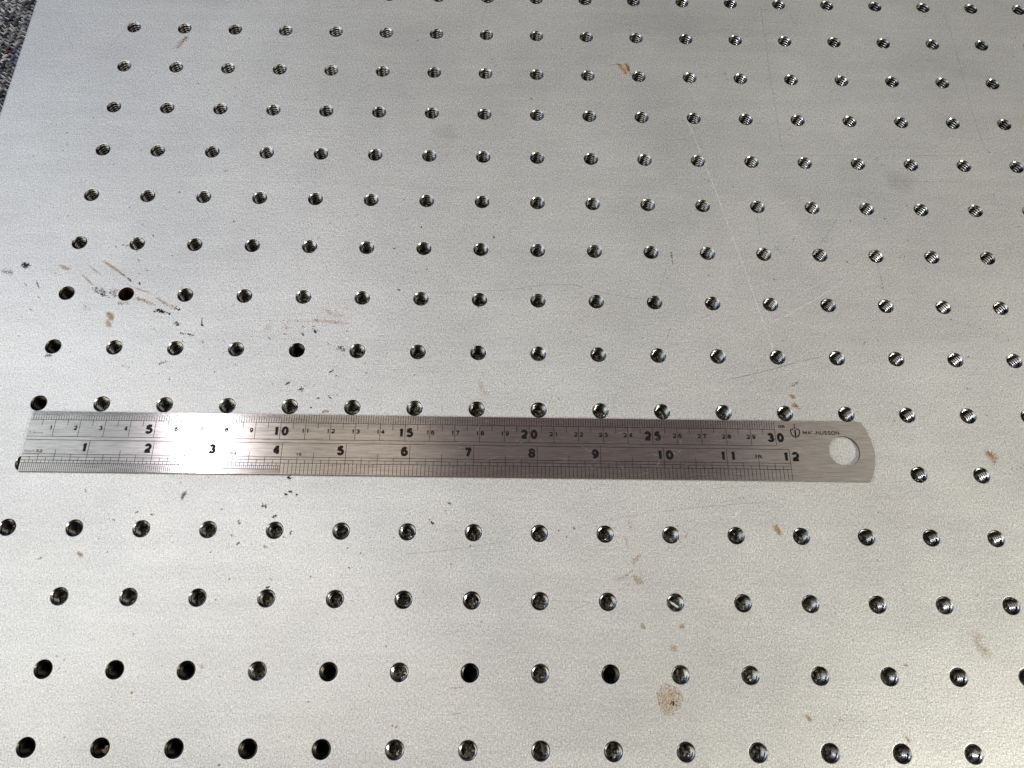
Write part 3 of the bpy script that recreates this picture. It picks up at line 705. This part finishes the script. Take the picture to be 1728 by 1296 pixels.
for nm, y, xa_, xb_ in (('scale_line', Y_BASE, X0, XE), ('scale_line', Y_CMB, X0, XE), ('scale_line', Y_INT, X0, XI), ('scale_line', Y_INB, X0, XI), ('scale_line', Y_L2, X0, XI), ('scale_line', Y_L3, X0, XI), ('scale_line', Y_L4, X0, XQ)):
    line(nm, xa_+.1, y-LW/2, xb_, y+LW/2)
line('scale_line', X0+76.2, 100.15-LW/2, XQ, 100.15+LW/2)
for k in range(1, 31):
    x = X0+10*k; line('centimetre_line', x-LW/2, Y_CMB, x+LW/2, Y_BASE if k < 30 else YT_-.1)
for k in range(30):
    x = X0+10*k+5; line('half_centimetre_line', x-LW/2, Y_FIVE, x+LW/2, Y_BASE)
for k in range(1, 13):
    x = X0+25.4*k; line('inch_line', x-LW/2, (Y_L4 if k < 4 else Y_L3) if k not in (4, 12) else YB_+.1, x+LW/2, Y_INT)
for k in range(12):
    x = X0+25.4*k+12.7; line('half_inch_line', x-LW/2, Y_L4 if k < 4 else Y_L3, x+LW/2, Y_HIN)
V, F = [], []
for k in range(1, 300): x = X0+k; quadm(V, F, x-.1, Y_BASE, x+.1, YT_-.1)
for k in range(100): x = X0+k+.5; quadm(V, F, x-.075, Y_HALF, x+.075, YT_-.1)
link('millimetre_lines', mesh('millimetre_lines', V, F), M_ink, ruler, kind='stuff')
V, F = [], []
for k in range(1, 12*32):
    x = X0+25.4*k/32; inch = k/32; w_ = .1
    if k % 8 == 0 and k % 16: quadm(V, F, x-w_, Y_L4 if inch < 4 else Y_L3, x+w_, Y_INB)
    elif k % 4 == 0 and k % 16: quadm(V, F, x-w_, Y_L4 if inch < 4 else Y_L3, x+w_, Y_L2)
    elif k % 2 == 0 and k % 16 and inch < 4: quadm(V, F, x-w_, Y_L4, x+w_, Y_L3)
    if inch < 3: quadm(V, F, x-w_, YB_+.1, x+w_, Y_L4)
    elif inch < 4: quadm(V, F, x-w_, 100.15, x+w_, Y_L4)
    elif k % 2 == 0: quadm(V, F, x-w_, YB_+.1, x+w_, Y_L3)
for k in range(64): x = X0+76.2+25.4*k/64; quadm(V, F, x-.06, YB_+.1, x+.06, 100.15)
link('fraction_lines', mesh('fraction_lines', V, F), M_ink, ruler, kind='stuff')

def text(name, s, xl, xr, yb, yt, bold=.0, mtl=None, shear=0, label=None):
    """lettering fitted to a box on the blade (mm); digits and capitals fill its height"""
    tc = bpy.data.curves.new(name, 'FONT'); tc.body = s; tc.size = 10; tc.offset = bold*10; tc.shear = shear; tc.resolution_u = 3
    o = bpy.data.objects.new(name, tc); COL.objects.link(o)
    me = to_mesh(o); me.name = name
    xs_ = [v.co.x for v in me.vertices]; ys_ = [v.co.y for v in me.vertices]
    ax, bx, ay, by = min(xs_), max(xs_), min(ys_), max(ys_)
    sx, sy = (xr-xl)/(bx-ax), (yt-yb)/(by-ay)
    for v in me.vertices: v.co = ((xl+(v.co.x-ax)*sx)*MM, (yb+(v.co.y-ay)*sy)*MM, ZM*MM+.000006)
    me.materials.clear()
    return link(name, me, mtl or M_ink, ruler, label=label)
def arc(cx, cy, rx, ry, a0, a1, n=12):
    return [(cx+rx*math.cos(R(a0+(a1-a0)*k/n)), cy+ry*math.sin(R(a0+(a1-a0)*k/n))) for k in range(n+1)]
GLYPH = {   # centre lines in a unit box, heavy grotesque shapes
 '0': [arc(.5, .5, .5, .5, 0, 360, 28)],
 '1': [[(.68, -.1), (.68, 1.1)], [(.74, 1.0), (.50, .80), (.16, .68)]],
 '2': [arc(.5, .70, .46, .30, 170, 0, 10)+arc(.42, .70, .54, .42, 0, -50, 5)+[(.25, .18), (.06, .02)], [(-.1, 0), (1.1, 0)]],
 '3': [arc(.47, .75, .42, .25, 165, -80, 12)+[(.38, .53)], [(.38, .53), (.5, .53)]+arc(.48, .26, .50, .26, 85, -165, 14)],
 '4': [[(.72, -.1), (.72, 1.1)], [(.70, 1.05), (.0, .30)], [(-.1, .26), (1.12, .26)]],
 '5': [[(1.0, 1.0), (.18, 1.0)], [(.2, 1.06), (.08, .50)], [(.08, .5)]+arc(.46, .30, .52, .31, 130, -160, 14)],
 '6': [arc(.5, .32, .46, .32, 0, 360, 24), arc(.56, .48, .53, .52, 50, 180, 10)+[(.04, .32)]],
 '7': [[(-.1, 1.0), (1.1, 1.0)], [(1.0, 1.0), (.72, .66), (.52, .32), (.44, -.1)]],
 '8': [arc(.5, .76, .40, .24, 0, 360, 24), arc(.5, .26, .48, .27, 0, 360, 24)],
 '9': [arc(.5, .68, .46, .32, 0, 360, 24), arc(.44, .52, .53, .52, -130, 0, 10)+[(.96, .68)]],
 'M': [[(0, -.1), (0, 1.1)], [(1, -.1), (1, 1.1)], [(0, 1.1), (.5, .05)], [(1, 1.1), (.5, .05)]],
 'A': [[(-.02, -.1), (.5, 1.05)], [(1.02, -.1), (.5, 1.05)], [(.2, .28), (.8, .28)]],
 'N': [[(0, -.1), (0, 1.1)], [(1, -.1), (1, 1.1)], [(0, 1.0), (1, 0)]],
 'U': [[(0, 1.1), (0, .28)]+arc(.3, .28, .3, .28, 180, 270, 5)+arc(.7, .28, .3, .28, 270, 360, 5)+[(1, 1.1)]],
 'S': [[(1.0, 1.0), (.25, 1.0)]+arc(.25, .76, .25, .24, 90, 270, 8)+arc(.75, .25, .25, .25, 90, -90, 8)+[(0, 0)]],
 'O': [arc(.3, .7, .3, .3, 90, 180, 5)+arc(.3, .3, .3, .3, 180, 270, 5)+arc(.7, .3, .3, .3, 270, 360, 5)+arc(.7, .7, .3, .3, 0, 90, 5)+[(.3, 1.0)]],
}
def glyph(name, ch, xl, xr, yb, yt, wt=.285, parent=None):
    """one stroked character filling a box on the blade (mm)"""
    V, F = [], []; tk = wt*(yt-yb); h = tk/2
    if ch == '1': xl = xr-.7*(xr-xl)
    for si, pts in enumerate(GLYPH[ch]):
        q = [Vector((xl+h+(xr-xl-tk)*px, yb+h+(yt-yb-tk)*py)) for px, py in pts]
        q = [Vector((min(max(v.x, xl), xr), min(max(v.y, yb), yt))) for v in q]
        closed = (q[0]-q[-1]).length < .02 and len(q) > 8
        prev = None
        for i, p in enumerate(q):
            if closed: d0, d1 = q[i-1] if i else q[-2], q[i+1] if i < len(q)-1 else q[1]
            else: d0, d1 = q[max(i-1, 0)], q[min(i+1, len(q)-1)]
            d_ = (d1-d0).normalized(); n_ = Vector((-d_.y, d_.x))*h
            for s in (-1, 1): u_ = p+n_*s; V.append((u_.x*MM, u_.y*MM, (ZM+.004+.002*si)*MM))
            b = len(V)-2
            if prev is not None: F.append((prev, prev+1, b+1, b))
            prev = b
    return link(name, mesh(name, V, F), M_ink, ruler)
for k in range(1, 31):
    x = X0+10*k; s = str(k)
    if k % 5 == 0:
        yb, yt = 114.05, 118.05
        if k < 10: glyph('numeral', s, x-3.75, x-.75, yb, yt)
        else: glyph('numeral', s[0], x-3.45, x-.5, yb, yt); glyph('numeral', s[1], x+.5, x+3.4, yb, yt)
    else:
        yb, yt = 115.25, 117.2
        if k < 10: glyph('numeral', s, x-2.25, x-.75, yb, yt, .24)
        else: glyph('numeral', s[0], x-1.9, x-.35, yb, yt, .24); glyph('numeral', s[1], x+.35, x+1.9 - (.6 if s[1] == '1' else 0), yb, yt, .24)
for k in range(1, 13):
    x = X0+25.4*k; yb, yt = 106.1, 110.15; s = str(k)
    if k < 10: glyph('numeral', s, x-3.65, x-.65, yb, yt)
    else: glyph('numeral', s[0], x-3.5, x-.55, yb, yt); glyph('numeral', s[1], x+.75, x+3.9 - (.5 if s[1] == '1' else 0), yb, yt)
text('unit_lettering', '0.5mm', -203.6, -197.8, 113.35, 114.75, .015, M_worn)
text('unit_lettering', 'inch', -203.4, -199.6, 105.75, 107.1, .02, M_worn)
for s_, xa_ in (('32', -199.0), ('64', -122.7), ('16', -97.0)):
    glyph('unit_lettering', s_[0], xa_, xa_+1.2, 105.75, 107.0, .22); glyph('unit_lettering', s_[1], xa_+1.4, xa_+2.6, 105.75, 107.0, .22)
text('unit_lettering', '1ft', 86.9, 89.7, 107.2, 108.8, .035)
text('unit_lettering', 'cm', 97.6, 100.2, 120.15, 121.4, .035)
# maker's mark: shield outline with an upright sword, then the name with a worn third letter
V, F = [], []
def stroke(pts, wd):
    pts = [Vector(p) for p in pts]; prev = None
    for i, p in enumerate(pts):
        d_ = (pts[min(i+1, len(pts)-1)]-pts[max(i-1, 0)]).normalized(); n_ = Vector((-d_.y, d_.x))*wd/2
        a = len(V)
        for q in (p-n_, p+n_): V.append((q.x*MM, q.y*MM, ZM*MM+.000004))
        if prev is not None: F.append((prev, prev+1, a+1, a))
        prev = a
sxm = 104.3
for s in (-1, 1):
    stroke([(sxm+s*.45, 119.95), (sxm+s*1.0, 119.75), (sxm+s*1.75, 119.55), (sxm+s*1.8, 118.6), (sxm+s*1.6, 117.6), (sxm+s*1.15, 116.9), (sxm+s*.5, 116.35)], .5)
    stroke([(sxm+s*.2, 119.4), (sxm+s*.22, 117.2), (sxm+s*.04, 115.8)], .28)
stroke([(sxm, 122.05), (sxm, 119.9)], .34); stroke([(sxm-.55, 120.35), (sxm+.55, 120.35)], .24); stroke([(sxm, 119.6), (sxm, 116.4)], .14)
link('shield_emblem', mesh('shield_emblem', V, F), M_ink, ruler)
xw = 107.4
for ch, wd_ in (('M', 1.95), ('A', 1.75), ('G', 1.7), ('N', 1.7), ('U', 1.6), ('S', 1.5), ('S', 1.5), ('O', 1.75), ('N', 1.7)):
    if ch == 'G':   # only two fragments of this letter are left
        text('brand_letter', "'", xw-.12, xw+.3, 118.5, 119.1, .01); text('brand_letter', '.', xw+.95, xw+1.5, 117.65, 118.15, .01)
    else: glyph('brand_letter', ch, xw, xw+wd_-.25, 117.55, 119.15, .19)
    xw += wd_
# scratches worn into the blade
V, F = [], []
def clear(x, y, pad=0): return X0+.3 < x < 131 and YB_+.3 < y < YT_-.3 and math.hypot(x-123.35, y-110.75) > 6.6
for k in range(170):
    x, y = rnd.gauss(-20, 75), rnd.uniform(YB_+.5, YT_-.5); a = rnd.choice((R(45), R(50), R(-55), R(-30), R(20), R(70)))+rnd.gauss(0, .25); ln = rnd.expovariate(1/1.6)+.4
    ribbon(V, F, [(x, y), (x+ln*.5*math.cos(a), y+ln*.5*math.sin(a)), (x+ln*math.cos(a+.1), y+ln*math.sin(a+.1))], rnd.uniform(.04, .085), ZT+.028)
link('blade_scratches', mesh('blade_scratches', V, F), M_scr_l, ruler, kind='stuff')
